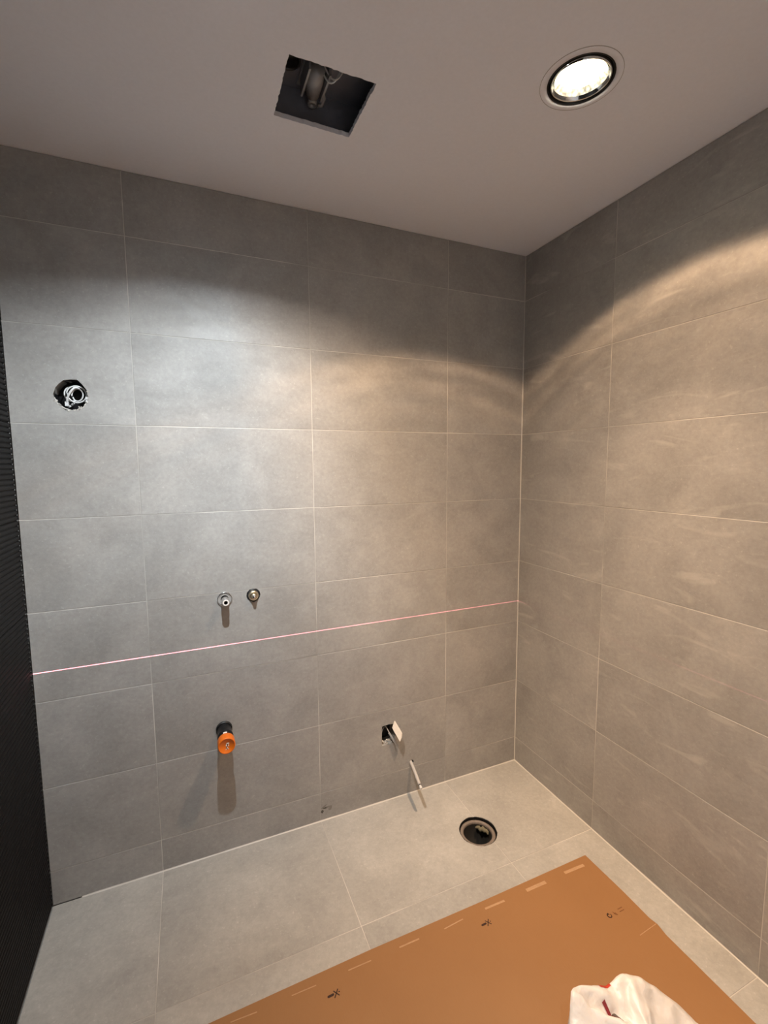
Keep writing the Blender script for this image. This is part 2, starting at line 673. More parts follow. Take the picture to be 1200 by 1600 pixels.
def lay_grout(parent, M4, us, vs_, holes, mat=None):
    parts = []
    U0, U1, V0, V1 = us[0], us[-1], vs_[0], vs_[-1]
    for u in us[1:-1]:
        parts.append(panel((u - JOINT / 2, u + JOINT / 2, V0, V1),
                           [h for h in holes if min(p[0] for p in h) < u + .01 and max(p[0] for p in h) > u - .01], -TH, -.0007))
    for v in vs_[1:-1]:
        parts.append(panel((U0, U1, v - JOINT / 2, v + JOINT / 2),
                           [h for h in holes if min(p[1] for p in h) < v + .01 and max(p[1] for p in h) > v - .01], -TH, -.0008))
    me = clean(mesh_of('grout', *join(*parts), recalc=False))
    return obj('grout', me, mat or M['grout'], parent, M4)


# ------------------------------------------------------------------ setting: back wall
ROUND_BOX = (-1.781, 1.716)
SQUARE = (-0.692, 0.306)
CHROME = (-1.349, 1.000)
BRASS = (-1.246, 1.002)
WASTE = (-1.371, 0.500)
CONDUIT = (-0.579, 0.147)
h_round = circle(ROUND_BOX, 0.050, 16, .075, 4, .93)
h_square = [(-.7245, .262), (-.690, .2605), (-.664, .266), (-.662, .300), (-.660, .350), (-.692, .354), (-.7235, .351), (-.725, .306)]
h_chrome = circle(CHROME, .014, 14)
h_brass = circle(BRASS, .0255, 12, .06, 5)
h_waste = circle(WASTE, .0295, 20)
h_conduit = circle(CONDUIT, .0105, 12, .10, 6)
back_holes = [h_round, h_square, h_chrome, h_brass, h_waste, h_conduit]

wall_back = struct(obj('wall_back', clean(mesh_of('wall_back', *panel((XL - .1, .1, -.1, H + .2), back_holes, -.11, -TH))), M['rubble'], None, BACK))
bu = [XL] + XJ + [0.0]
bv = [0.0] + ZJ + [H]
I4 = Matrix.Identity(4)
lay_tiles(wall_back, M['tile'], I4, bu, bv, back_holes)
lay_grout(wall_back, I4, bu, bv, back_holes)

# dark smudge by the floor
sm = []
for (dx, dz, a, b, ang, s) in ((-.004, .012, .014, .0035, .5, 1), (.012, .006, .016, .004, .1, 2), (.022, -.002, .010, .007, .9, 3)):
    V = [(-.986 + dx + a * (1 + .25 * math.sin(5 * t + s)) * math.cos(t) * math.cos(ang) - b * math.sin(t) * math.sin(ang),
          .049 + dz + a * math.cos(t) * math.sin(ang) + b * (1 + .3 * math.cos(3 * t)) * math.sin(t) * math.cos(ang), .0004)
         for t in [2 * math.pi * k / 12 for k in range(12)]]
    sm.append((V, [tuple(range(12))]))
obj('smudge', mesh_of('smudge', *join(*sm)), M['smudge_pale'], wall_back)
sm = []
for (dx, dz, a, b, s) in ((-.0125, -.008, .0055, .0075, 1), (-.001, .0045, .0085, .0035, 2)):
    V = [(-.986 + dx + a * (1 + .3 * math.sin(4 * t + s)) * math.cos(t), .049 + dz + b * (1 + .3 * math.cos(5 * t)) * math.sin(t), .0006)
         for t in [2 * math.pi * k / 12 for k in range(12)]]
    sm.append((V, [tuple(range(12))]))
obj('smudge', mesh_of('smudge_dark', *join(*sm)), M['smudge'], wall_back)

# ------------------------------------------------------------------ right wall
wall_right = struct(obj('wall_right', mesh_of('wall_right', *panel((-.0, -YF, -.1, H + .2), [], -.11, -TH)), M['rubble'], None, RIGHT))
ru = [0.0] + [-y for y in YJ] + [-YF]
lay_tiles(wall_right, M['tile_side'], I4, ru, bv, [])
lay_grout(wall_right, I4, ru, bv, [])

# ------------------------------------------------------------------ floor
DRAIN = (-.431, -.308)
h_drain = circle(DRAIN, .0765, 34, .018, 11)
floor = struct(obj('floor', clean(mesh_of('floor', *panel((XL - .1, .1, YF - .1, .1), [h_drain], -.10, -TH))), M['rubble'], None, FLOOR))
fu = [XL] + XJ + [0.0]
fv = [YF] + YJ[::-1] + [0.0]
lay_tiles(floor, M['tile_floor'], I4, fu, fv, [h_drain])
lay_grout(floor, I4, fu, fv, [h_drain])

# ------------------------------------------------------------------ dark ribbed wall on the left
wall_left = struct(obj('wall_left', mesh_of('wall_left', *panel((YF - .1, .1, -.1, H + .2), [], -.11, -.011)), M['dark_grout'], None, LEFT))
_rib_cache = {}


def ribbed_tile(su, z0, z1):
    key = (round(su, 4), round(z1 - z0, 4))
    if key in _rib_cache:
        return _rib_cache[key]
    hgt = z1 - z0
    n = max(1, round(hgt / .0158))
    p = hgt / n
    prof = [(0, -.011), (0, -.0035)]
    for k in range(n):
        b0 = k * p
        prof += [(b0 + .10 * p, -.0035), (b0 + .22 * p, -.0008), (b0 + .42 * p, 0), (b0 + .66 * p, -.0002), (b0 + .84 * p, -.0015), (b0 + .94 * p, -.0035)]
    prof += [(hgt, -.0035), (hgt, -.011)]
    V = []
    for s in (-su / 2, su / 2):
        V += [(s, a - hgt / 2, b) for a, b in prof]
    m = len(prof)
    F = [(i, i + m, i + 1 + m, i + 1) for i in range(m - 1)]
    F += [tuple(range(m)), tuple(range(2 * m - 1, m - 1, -1)), (0, m - 1, 2 * m - 1, m)]
    me = mesh_of('ribbed_tile', V, F)
    me.materials.append(M['dark_tile'])
    _rib_cache[key] = me
    return me


lu = [YF, -2.4, -1.8, -1.2, -.6, 0.0]
lv = [0.0] + [ROW0 + .3 * i for i in range(8)] + [H]
for i in range(len(lu) - 1):
    for j in range(len(lv) - 1):
        me = ribbed_tile(lu[i + 1] - lu[i] - .0015, lv[j] + .0007, lv[j + 1] - .0007)
        o = obj('ribbed_tile', me, None, wall_left, Matrix.Translation(((lu[i] + lu[i + 1]) / 2, (lv[j] + lv[j + 1]) / 2, 0)))

# ------------------------------------------------------------------ wall behind the photographer
struct(obj('wall_front', mesh_of('wall_front', *box(XL - .1, .1, YF - .1, YF, -.1, H + .2)), M['front']))

# ------------------------------------------------------------------ ceiling with the cut opening and the lamp holes
R5 = random.Random(5)
cor = [(-1.198, -.618), (-.983, -.618), (-.985, -.415), (-1.198, -.418)]
h_ceil = []
for k in range(4):
    a, b = cor[k], cor[(k + 1) % 4]
    for t in range(28):
        s = t / 28
        jx = 0 if t == 0 else R5.uniform(-.0014, .0014)
        jy = 0 if t == 0 else R5.uniform(-.0014, .0014)
        h_ceil.append((a[0] + (b[0] - a[0]) * s + jx, a[1] + (b[1] - a[1]) * s + jy))
HOLE_R = .0785
h_l1 = circle(LAMP_WARM, HOLE_R, 48)
h_l2 = circle(LAMP_COOL, HOLE_R, 48)
h_l3 = circle(LAMP_FILL, HOLE_R, 48)
ceiling = struct(obj('ceiling', clean(mesh_of('ceiling', *panel((XL - .1, .1, YF - .1, .1), [h_ceil, h_l1, h_l2, h_l3], H, H + .0125))), M['plaster']))
# dark space above the plasterboard
cz0, cz1 = H + .0125, H + .118
cv_parts = [box(-1.42, -.80, -.80, -.352, cz1, cz1 + .04), box(-1.42, -.80, -.372, -.352, cz0, cz1),
            box(-1.42, -.80, -.80, -.78, cz0, cz1), box(-1.42, -1.40, -.78, -.372, cz0, cz1), box(-.82, -.80, -.78, -.372, cz0, cz1)]
cavity = obj('ceiling_void', mesh_of('ceiling_void', *join(*cv_parts)), M['cavity'], ceiling)


# sealant beads in the corners
def bead(p, q, n1, n2, r, name, seed):
    p, q, n1, n2 = Vector(p), Vector(q), Vector(n1), Vector(n2)
    R = random.Random(seed)
    V, F = [], []
    m = max(2, int((q - p).length / .05))
    for i in range(m + 1):
        c = p + (q - p) * (i / m)
        rr = r * R.uniform(.8, 1.15)
        V += [c, c + n1 * rr, c + (n1 + n2) * rr * .38, c + n2 * rr]
    for i in range(m):
        for k in range(4):
            l = (k + 1) % 4
            F.append((i * 4 + k, i * 4 + l, i * 4 + 4 + l, i * 4 + 4 + k))
    F += [(0, 1, 2, 3), tuple(m * 4 + k for k in (3, 2, 1, 0))]
    return struct(obj(name, mesh_of(name, V, F), M['silicone']))


bead((-1.86, 0, 0), (0, 0, 0), (0, -1, 0), (0, 0, 1), .0036, 'trim_1', 1)
bead((0, 0, 0), (0, YF, 0), (-1, 0, 0), (0, 0, 1), .0036, 'trim_2', 2)
bead((0, 0, 0), (0, 0, 1.98), (-1, 0, 0), (0, -1, 0), .0034, 'trim_3', 3)
o = bead((0, 0, 1.98), (0, 0, H), (-1, 0, 0), (0, -1, 0), .0022, 'trim_4', 4)


# ------------------------------------------------------------------ downlights
def downlight(label, xy, lamp_mat, refl_mat, tilt, drop):
    t = thing('downlight', label, 'downlight', (xy[0], xy[1], H), 'recessed ceiling downlights')
    # plastered-in collar: a faint raised ring round the opening
    obj('plaster_collar', mesh_of('plaster_collar', *lathe([(.079, .002), (.079, -.0007), (.094, -.0005), (.0955, .0)], 64), True), M['plaster'], t)
    obj('collar_seam', mesh_of('collar_seam', *lathe([(.0946, .0005), (.0948, -.0009), (.0956, -.0009), (.0958, .0005)], 64), True), M['seam'], t)
    obj('can', mesh_of('can', *lathe([(.0785, -.0005), (.0775, -.0012), (.0745, .0), (.0745, .085), (.0, .085)], 64), True), M['black_plastic'], t)
    rot = Matrix.Rotation(tilt[0], 4, 'X') @ Matrix.Rotation(tilt[1], 4, 'Y')
    ring = obj('gimbal_ring', mesh_of('gimbal_ring', *lathe([(.0705, .010), (.0705, -.001), (.0690, -.0028), (.0670, -.001), (.0665, .003), (.0635, .005), (.0620, .010), (.0620, .020), (.0705, .020)], 64, closed=True), True), M['chrome'], t, rot)
    obj('reflector', mesh_of('reflector', *lathe([(.0615, .0045), (.058, .0085), (.050, .020), (.038, .032), (.020, .040)], 48), True), refl_mat, ring)
    obj('bulb', mesh_of('bulb', *lathe([(.0, -drop), (.016, -drop + .001), (.030, -drop + .006), (.038, -drop + .014), (.040, .026), (.036, .034), (.0, .043)], 40), True), lamp_mat, ring)
    return t


downlight('lit warm-white round downlight in the ceiling over the cardboard', LAMP_WARM, M['lamp_warm'], M['refl_warm'], (.05, -.03), .003)
downlight('cool-white round downlight in the ceiling beside the square cut opening', LAMP_COOL, M['lamp_cool'], M['refl_cool'], (0, 0), .014)
downlight('added cool fill downlight, out of view in the ceiling near the entrance wall', LAMP_FILL, M['lamp_cool'], M['refl_cool'], (0, 0), .003)

# ------------------------------------------------------------------ pipe fitting and wires in the ceiling opening
t = thing('pipe_fitting', 'dull grey pipe fitting with round open end inside the square ceiling opening', 'pipe fitting', (-1.10, -.46, cz1))


def rel(part, o):
    v, f = part
    return [(p[0] - o[0], p[1] - o[1], p[2] - o[2]) for p in v], f


o0 = (-1.10, -.46, cz1)
obj('mounting_plate', mesh_of('mounting_plate', *rel(box(-1.128, -1.060, -.520, -.395, cz1 - .006, cz1), o0)), M['zinc'], t)
obj('body', mesh_of('body', *rel(tube([(-1.098, -.50, cz1 - .028), (-1.095, -.46, cz1 - .030), (-1.090, -.415, cz1 - .036)], [.022, .024, .017], 20), o0), True), M['zinc'], t)
for xx in (-1.124, -1.070):
    obj('rib', mesh_of('rib', *rel(box(xx, xx + .005, -.515, -.42, cz1 - .052, cz1 - .005), o0)), M['zinc'], t)
V, F = lathe([(.0055, -.004), (.0125, -.004), (.0135, .004), (.0125, .014), (.0055, .012)], 24, 'Z', (-1.088, -.405, cz1 - .052), closed=True)
obj('open_end', mesh_of('open_end', *rel((V, F), o0), True), simple('pale grey metal', (.34, .34, .34), .45, .3), t)
obj('elbow', mesh_of('elbow', *rel(tube([(-1.09, -.415, cz1 - .034), (-1.089, -.407, cz1 - .038), (-1.088, -.405, cz1 - .050)], .012, 16), o0), True), M['zinc'], t)
obj('clamp', mesh_of('clamp', *rel(tube([(-1.068, -.43, cz1 - .02), (-1.056, -.415, cz1 - .036), (-1.060, -.400, cz1 - .045), (-1.072, -.398, cz1 - .046)], .005, 10), o0), True), M['zinc'], t)
V, F = lathe([(.030, .0), (.034, -.012), (.030, -.014), (.027, .0)], 28, 'Z', (-1.168, -.470, cz1), closed=True)
t2 = thing('duct_collar', 'dark round duct collar beside the grey fitting inside the ceiling opening', 'duct', (-1.168, -.47, cz1))
obj('collar', mesh_of('collar', *rel((V, F), (-1.168, -.47, cz1)), True), M['black_rubber'], t2)
obj('duct_throat', mesh_of('duct_throat', *rel(lathe([(.028, -.002), (.027, -.010), (.0, -.009)], 28, 'Z', (-1.168, -.470, cz1)), (-1.168, -.47, cz1)), True), M['black_plastic'], t2)
lab = ['upper thin white wire looping down inside the ceiling opening', 'lower thin white wire looping down inside the ceiling opening']
for i, d in enumerate((0, 1)):
    pts = []
    for k in range(15):
        a = k / 14
        pts.append((-1.085 + .062 * a - .008 * d, -.503 + .006 * d - .028 * a * a, cz1 - .002 - (.052 + .006 * d) * math.sin(math.pi * (.06 + .90 * a)) ))
    p0 = pts[0]
    wv = thing('wire', lab[i], 'wire', p0, 'wires in the ceiling opening')
    obj('strand', mesh_of('strand', *rel(tube(pts, .0022, 8), p0), True), M['white_plastic'], wv)

# ------------------------------------------------------------------ round junction box with coiled cable
c = (ROUND_BOX[0], 0, ROUND_BOX[1])
t = thing('junction_box', 'round black junction box sunk into the tiled wall, with ragged pale edge', 'junction box', c, 'open wall boxes')
obj('box_shell', mesh_of('box_shell', *lathe([(.0455, -.009), (.0475, -.009), (.0475, -.062), (.0, -.062), (.0, -.060), (.0455, -.060)], 32, 'Y'), True), M['black_plastic'], t)
# ragged plaster crumbs on the lower rim
crumbs = []
R6 = random.Random(6)
for k in range(26):
    a = math.radians(R6.uniform(195, 345)) if k < 20 else math.radians(R6.uniform(-20, 20))
    r = R6.uniform(.0455, .0500)
    s = R6.uniform(.0028, .0062)
    x, z = r * math.cos(a) * .95, r * math.sin(a)
    crumbs.append(([(x + R6.uniform(-s, s), -.0016 + R6.uniform(-.0015, .005), z + R6.uniform(-s, s)) for _ in range(4)], [(0, 1, 2), (0, 1, 3), (0, 2, 3), (1, 2, 3)]))
arc = []
for k in range(40):
    a = math.radians(192 + 3.9 * k)
    rr = .0480 + R6.uniform(-.0012, .0016)
    arc.append((rr * math.cos(a) * .95, .0015 + R6.uniform(-.001, .001), rr * math.sin(a)))
crumbs.append(tube(arc, [R6.uniform(.0010, .0026) for _ in arc], 6))
obj('chipped_rim', mesh_of('chipped_rim', *join(*crumbs)), M['chip'], t)
obj('mounting_lug', mesh_of('mounting_lug', *box(.0375, .0435, .002, .012, -.018, -.004)), M['white_plastic'], t)

t = thing('cable_coil', 'white cable coiled in loops inside the round wall box', 'cable', (c[0], .012, c[2]))
for (ccx, ccz, rx, rz, a0, a1, y0, y1, tilt) in ((.0125, .0040, .0265, .0255, -200, 165, .010, -.004, .2), (.0135, .0030, .0145, .0195, -150, 205, .016, .002, -.25),
                                               (-.0020, .0065, .0215, .0235, 50, 290, .022, .010, .0)):
    pts = []
    for k in range(41):
        q = k / 40
        ang = math.radians(a0 + (a1 - a0) * q)
        x, z = rx * math.cos(ang), rz * math.sin(ang)
        pts.append((ccx + x * math.cos(tilt) - z * math.sin(tilt), y0 + (y1 - y0) * q, ccz + x * math.sin(tilt) + z * math.cos(tilt)))
    obj('cable_loop', mesh_of('cable_loop', *tube(pts, .0022, 10), True), M['white_plastic'], t)
pts = [(-.002, .034, -.020), (-.014, .018, -.034), (-.016, .004, -.026), (-.011, -.005, -.006), (-.001, -.008, .012), (.010, -.004, .024), (.022, .006, .022)]
sp = []
for i in range(len(pts) - 1):
    for k in range(5):
        p0 = Vector(pts[max(i - 1, 0)]); p1 = Vector(pts[i]); p2 = Vector(pts[i + 1]); p3 = Vector(pts[min(i + 2, len(pts) - 1)])
        s = k / 5
        sp.append(.5 * ((2 * p1) + (p2 - p0) * s + (2 * p0 - 5 * p1 + 4 * p2 - p3) * s * s + (3 * p1 - p0 - 3 * p2 + p3) * s ** 3))
obj('cable_tail', mesh_of('cable_tail', *tube(sp, .0034, 10), True), M['white_plastic'], t)
obj('cable_clip', mesh_of('cable_clip', *box(-.0210, -.0120, -.001, .012, -.034, -.020)), M['white_plastic'], t)

# ------------------------------------------------------------------ chrome water outlet
t = thing('water_outlet', 'chrome water outlet with round wall plate, left of the brass one', 'water outlet', (CHROME[0], 0, CHROME[1]), 'water outlets on the wall')
obj('wall_plate', mesh_of('wall_plate', *lathe([(.0270, .0003), (.0268, .0036), (.0258, .0048), (.0240, .0034), (.0234, -.0005), (.0234, -.010)], 40, 'Y'), True), M['chrome'], t)
obj('painted_dark_dish', mesh_of('painted_dark_dish', *lathe([(.0233, .0005), (.0228, -.008), (.0, -.009)], 32, 'Y'), True), M['void'], t)  # black dish standing in for the dark reflection in the chrome
obj('spigot', mesh_of('spigot', *lathe([(.0075, -.006), (.0120, -.006), (.0120, .016), (.0138, .018), (.0138, .036), (.0122, .038), (.0122, .052), (.0116, .055), (.0066, .055), (.0064, .054), (.0064, .020), (.0, .020)], 32, 'Y'), True), M['chrome'], t)
obj('face_ring', mesh_of('face_ring', *lathe([(.0064, .0548), (.0066, .0556), (.0110, .0556), (.0118, .0546)], 32, 'Y'), True), M['ink_white'], t)
obj('bore', mesh_of('bore', *lathe([(.0063, .0535), (.0062, .021), (.0, .021)], 24, 'Y'), True), M['black_plastic'], t)

# ------------------------------------------------------------------ brass water outlet
t = thing('water_outlet', 'brass threaded water outlet in a dark rough hole, right of the chrome one', 'water outlet', (BRASS[0], 0, BRASS[1]), 'water outlets on the wall')
obj('socket', mesh_of('socket', *lathe([(.0, -.03), (.0225, -.03), (.0228, -.001), (.0190, -.001)], 24, 'Y'), True), M['black_rubber'], t)
obj('brass_body', mesh_of('brass_body', *lathe([(.0185, -.02), (.0185, .007), (.0170, .010), (.0120, .010), (.0118, .004), (.0, .004)], 36, 'Y'), True), M['brass'], t)
obj('threaded_nipple', mesh_of('threaded_nipple', *lathe([(.0098, .004)] + [q for k in range(5) for q in ((.0102, .0055 + .003 * k), (.0092, .007 + .003 * k))] + [(.0090, .0215), (.0066, .0225), (.0, .0225)], 28, 'Y'), True), M['brass'], t)
obj('plug', mesh_of('plug', *lathe([(.0055, .022), (.0060, .027), (.0048, .030), (.0, .0305)], 20, 'Y'), True), M['chrome'], t)

# ------------------------------------------------------------------ waste pipe with orange cap
t = thing('waste_pipe', 'black waste pipe stub with an orange end cap sticking out of the wall', 'pipe', (WASTE[0], 0, WASTE[1]))
obj('sleeve', mesh_of('sleeve', *lathe([(.0240, -.05), (.0295, -.05), (.0297, -.002), (.0292, .006), (.0270, .0075)], 36, 'Y'), True), M['black_rubber'], t)
obj('pipe', mesh_of('pipe', *lathe([(.0, -.05), (.0255, -.05), (.0255, .0), (.0255, .052), (.0275, .054), (.0280, .060), (.0275, .066), (.0255, .068), (.0255, .095), (.0, .095)], 40, 'Y'), True), M['black_plastic'], t)
cap = obj('end_cap', mesh_of('end_cap', *lathe([(.0262, .084), (.0292, .084), (.0298, .086), (.0298, .118), (.0288, .1205), (.0262, .1210), (.0255, .1192), (.0, .1192)], 44, 'Y'), True), M['orange'], t)
stk = []
for (x, z, a, b) in ((.004, .0095, .0052, .0026), (-.0010, .0030, .0020, .0045), (.0060, .0015, .0018, .0040), (.0015, -.0065, .0018, .0036), (-.0028, -.0125, .0026, .0016), (.0052, -.0105, .0016, .0026)):
    stk.append(([(x + a * math.cos(s), -.1197, z + b * math.sin(s)) for s in [k * math.pi / 4 for k in range(8)]], [tuple(range(8))]))
obj('cap_mark', mesh_of('cap_mark', *join(*stk)), M['ink_white'], cap)
stk = []
for (x, z, a, b) in ((.0025, .0040, .0022, .0036), (.0, -.0045, .0026, .0052), (.0022, -.0098, .0024, .0026)):
    stk.append(([(x + a * math.cos(s), -.1195, z + b * math.sin(s)) for s in [k * math.pi / 4 for k in range(8)]], [tuple(range(8))]))
obj('cap_mark', mesh_of('cap_mark_dark', *join(*stk)), M['ink'], cap)
obj('pipe_white_patch', mesh_of('pipe_white_patch', *([(.0258 * math.cos(a), -y, .0258 * math.sin(a)) for y in (.070, .082) for a in [math.radians(78 + 6 * k) for k in range(6)]],
                                             [(k, k + 1, k + 7, k + 6) for k in range(5)])), M['ink_white'], t)  # small white patch on top of the pipe

# ------------------------------------------------------------------ square wall box with lifted flap
c = (SQUARE[0], 0, SQUARE[1])
t = thing('wall_box', 'square hole in the wall with a pale lifted chip, above the conduit stub', 'wall box', c, 'open wall boxes')
sh = [box(-.037, .036, .009, .060, .048, .051), box(-.037, .036, .009, .060, -.050, -.047), box(-.037, -.034, .009, .060, -.047, .048), box(.033, .036, .009, .060, -.047, .048), box(-.037, .036, .058, .062, -.050, .051)]
obj('box_shell', mesh_of('box_shell', *join(*sh)), M['black_plastic'], t)
# rubble on the lower lip
crumbs = []
R8 = random.Random(8)
for k in range(22):
    x, z, s = R8.uniform(-.030, .016), -.036 + R8.uniform(-.011, .008), R8.uniform(.003, .006)
    y0 = R8.uniform(-.001, .014)
    crumbs.append(([(x + R8.uniform(-s, s), y0 + R8.uniform(-.004, .004), z + R8.uniform(-s, s)) for _ in range(4)], [(0, 1, 2), (0, 1, 3), (0, 2, 3), (1, 2, 3)]))
obj('chipped_edge', mesh_of('chipped_edge', *join(*crumbs)), M['chip'], t)
# the chip: a thick slab hinged at the right rim, standing out of the wall
FL = [(.014, -.026, .070), (.003, -.032, .049), (.008, -.034, .036), (.034, -.044, -.016), (.042, -.040, -.006), (.045, -.036, .010)]
n_ = Vector((.62, .50, .20)).normalized() * .009
V = [Vector(p) for p in FL] + [Vector(p) + n_ for p in FL]
k5 = len(FL)
F = [tuple(range(k5)), tuple(range(2 * k5 - 1, k5 - 1, -1))] + [(i, (i + 1) % k5, (i + 1) % k5 + k5, i + k5) for i in range(k5)]
obj('lifted_chip', mesh_of('lifted_chip', V, F), M['chip_pale'], t)
obj('chip_tie', mesh_of('chip_tie', *tube([(.024, .020, .010), (.028, .0, .006), (.030, -.020, .002), (.034, -.032, .000)], .0045, 8), True), M['black_plastic'], t)
t = thing('pull_wire', 'thin grey pull wire sticking out of the square wall hole', 'wire', (c[0], .02, c[2]))
obj('strand', mesh_of('strand', *tube([(-.030, .0, -.004), (-.018, .0, .024), (-.008, -.004, .034), (.002, -.014, .012), (.012, -.028, -.012), (.020, -.040, -.034)], .0022, 8), True), M['grey_conduit'], t)
obj('sheath', mesh_of('sheath', *tube([(.004, -.010, .004), (.012, -.024, -.010), (.018, -.034, -.026)], .0042, 10), True), M['grey_conduit'], t)

# ------------------------------------------------------------------ conduit stub low on the wall
P0 = Vector((CONDUIT[0], .03, CONDUIT[1] + .003))
P1 = Vector((-.606, -.130, .132))
t = thing('conduit_stub', 'slim pale grey conduit stub sticking out low on the wall near the drain', 'conduit', (CONDUIT[0], 0, CONDUIT[1]))
o0 = (CONDUIT[0], 0, CONDUIT[1])
pts = [P0.lerp(P1, k / 8) + Vector((0, 0, .004 * math.sin(math.pi * k / 8))) for k in range(9)]
obj('tube', mesh_of('tube', *rel(tube(pts, .0068, 16), o0), True), M['grey_conduit'], t)
d = (P1 - P0).normalized()
obj('dark_ring', mesh_of('dark_ring', *rel(tube([P1 - d * .001, P1 + d * .005], .0066, 16), o0), True), M['black_rubber'], t)
obj('wire_core', mesh_of('wire_core', *rel(tube([P1 + d * .004, P1 + d * .018, P1 + d * .020], [.0058, .0058, .0045], 14), o0), True), M['white_plastic'], t)

# ------------------------------------------------------------------ drain in the floor
t = thing('drain_pipe', 'open round drain pipe sunk in a rough hole in the floor tiles', 'drain', (DRAIN[0], DRAIN[1], 0))
obj('pipe_rim', mesh_of('pipe_rim', *lathe([(.0570, -.010), (.0590, -.0045), (.0680, -.0050), (.0720, -.0085), (.0722, -.090), (.0570, -.090)], 48, closed=True, centre=(-.0040, -.0030, 0)), True), M['pvc'], t)
obj('gap_shade_ring', mesh_of('gap_shade_ring', *lathe([(.0700, -.010), (.0728, -.0030), (.0752, -.0016), (.0763, -.0022), (.0766, -.030)], 34, jit=.012, seed=4), True), M['void'], t)  # added black ring painting the dark gap over the cut tile edge
obj('pipe_inside', mesh_of('pipe_inside', *lathe([(.0568, -.014), (.0566, -.150), (.0, -.152)], 48, centre=(-.004, -.003, 0)), True), M['pipe_inside'], t)
obj('hole_wall', mesh_of('hole_wall', *lathe([(.0800, -.010), (.0800, -.090), (.0690, -.090)], 48, jit=.02), True), M['black_rubber'], t)
# mortar lump on the inner rim
lump = []
R9 = random.Random(9)
for k in range(9):
    a = math.radians(-5 + 9 * k)
    lump.append((-.004 + (.050 + R9.uniform(-.006, .002)) * math.cos(a), -.003 + (.050 + R9.uniform(-.006, .002)) * math.sin(a), -.022 + R9.uniform(-.006, .004)))
obj('mortar_lump', mesh_of('mortar_lump', *tube(lump, [.003, .006, .008, .009, .010, .009, .008, .006, .003], 8), True), M['mortar'], t)

# ------------------------------------------------------------------ cardboard sheet on the floor
CX0, CX1, CY0, CY1 = -1.78, -.131, -1.56, -.572
CT = .0045
ctr = ((CX0 + CX1) / 2, (CY0 + CY1) / 2, 0)
t = thing('cardboard_sheet', 'large brown cardboard sheet laid over the floor tiles', 'cardboard', ctr)
R3 = random.Random(3)
top = [(CX0, CY1 - .003), (-1.46, CY1 + .001), (-1.01, CY1 + .004), (-.6, CY1 - .001), (CX1 + .002, CY1 - .002),
       (CX1 + .004, -.74), (CX1 + .001, -.842), (CX1 + .006, -.866), (CX1 - .001, -.90), (CX1 - .004, -1.15), (CX1 - .003, CY0), (CX0, CY0)]
V = [(x - ctr[0], y - ctr[1], .0006) for x, y in top] + [(x - ctr[0], y - ctr[1], CT) for x, y in top]
n = len(top)
F = [tuple(range(n)), tuple(range(2 * n - 1, n - 1, -1))] + [(i, (i + 1) % n, (i + 1) % n + n, i + n) for i in range(n)]
obj('sheet', mesh_of('sheet', V, F), M['card'], t)


def strip(p, q, wd, z=CT + .0004):
    p, q = Vector((*p, 0)), Vector((*q, 0))
    d_ = (q - p).normalized()
    s = Vector((-d_.y, d_.x, 0)) * wd / 2
    return [(v.x - ctr[0], v.y - ctr[1], z - zz) for zz in (0, .0004) for v in (p - s, q - s, q + s, p + s)], \
        [(0, 1, 2, 3), (7, 6, 5, 4), (0, 1, 5, 4), (1, 2, 6, 5), (2, 3, 7, 6), (3, 0, 4, 7)]


marks = [((-.259, -.602), (-.169, -.605), .011), ((-.433, -.602), (-.348, -.603), .012), ((-.605, -.600), (-.527, -.602), .007),
         ((-.765, -.604), (-.692, -.600), .0035), ((-.921, -.598), (-.853, -.599), .0045), ((-1.087, -.597), (-1.015, -.598), .0032),
         ((-1.254, -.595), (-1.184, -.597), .0028), ((-1.418, -.592), (-1.349, -.596), .0028)]
for p, q, wd in marks:
    obj('cut_mark', mesh_of('cut_mark', *strip(p, q, wd)), M['cut'], t)
obj('slit', mesh_of('slit', *strip((-.129, -.863), (-.209, -.868), .0022)), M['cut'], t)


# printed symbols: a blade with a crossed-out mark
def dot(c_, a, b, ang=0.0, nn=12, z=CT + .0005):
    V_ = [(c_[0] + a * math.cos(s) * math.cos(ang) - b * math.sin(s) * math.sin(ang) - ctr[0],
           c_[1] + a * math.cos(s) * math.sin(ang) + b * math.sin(s) * math.cos(ang) - ctr[1], z) for s in [2 * math.pi * k / nn for k in range(nn)]]
    return V_, [tuple(range(nn))]


for (cx_, cy_) in ((-.631, -.641), (-1.145, -.638)):
    parts = [strip((cx_ - .0150, cy_ - .0015), (cx_ - .0015, cy_ - .0010), .0062), dot((cx_ - .0150, cy_ - .0015), .0031, .0031), dot((cx_ - .0015, cy_ - .001), .0031, .0031),
             strip((cx_ + .0015, cy_ + .0075), (cx_ + .0150, cy_ - .0100), .0026), strip((cx_ + .0005, cy_ - .0110), (cx_ + .0150, cy_ + .0080), .0028),
             dot((cx_ + .0165, cy_ - .0008), .0022, .0016)]
    obj('printed_symbol', mesh_of('printed_symbol', *join(*parts)), M['ink'], t)
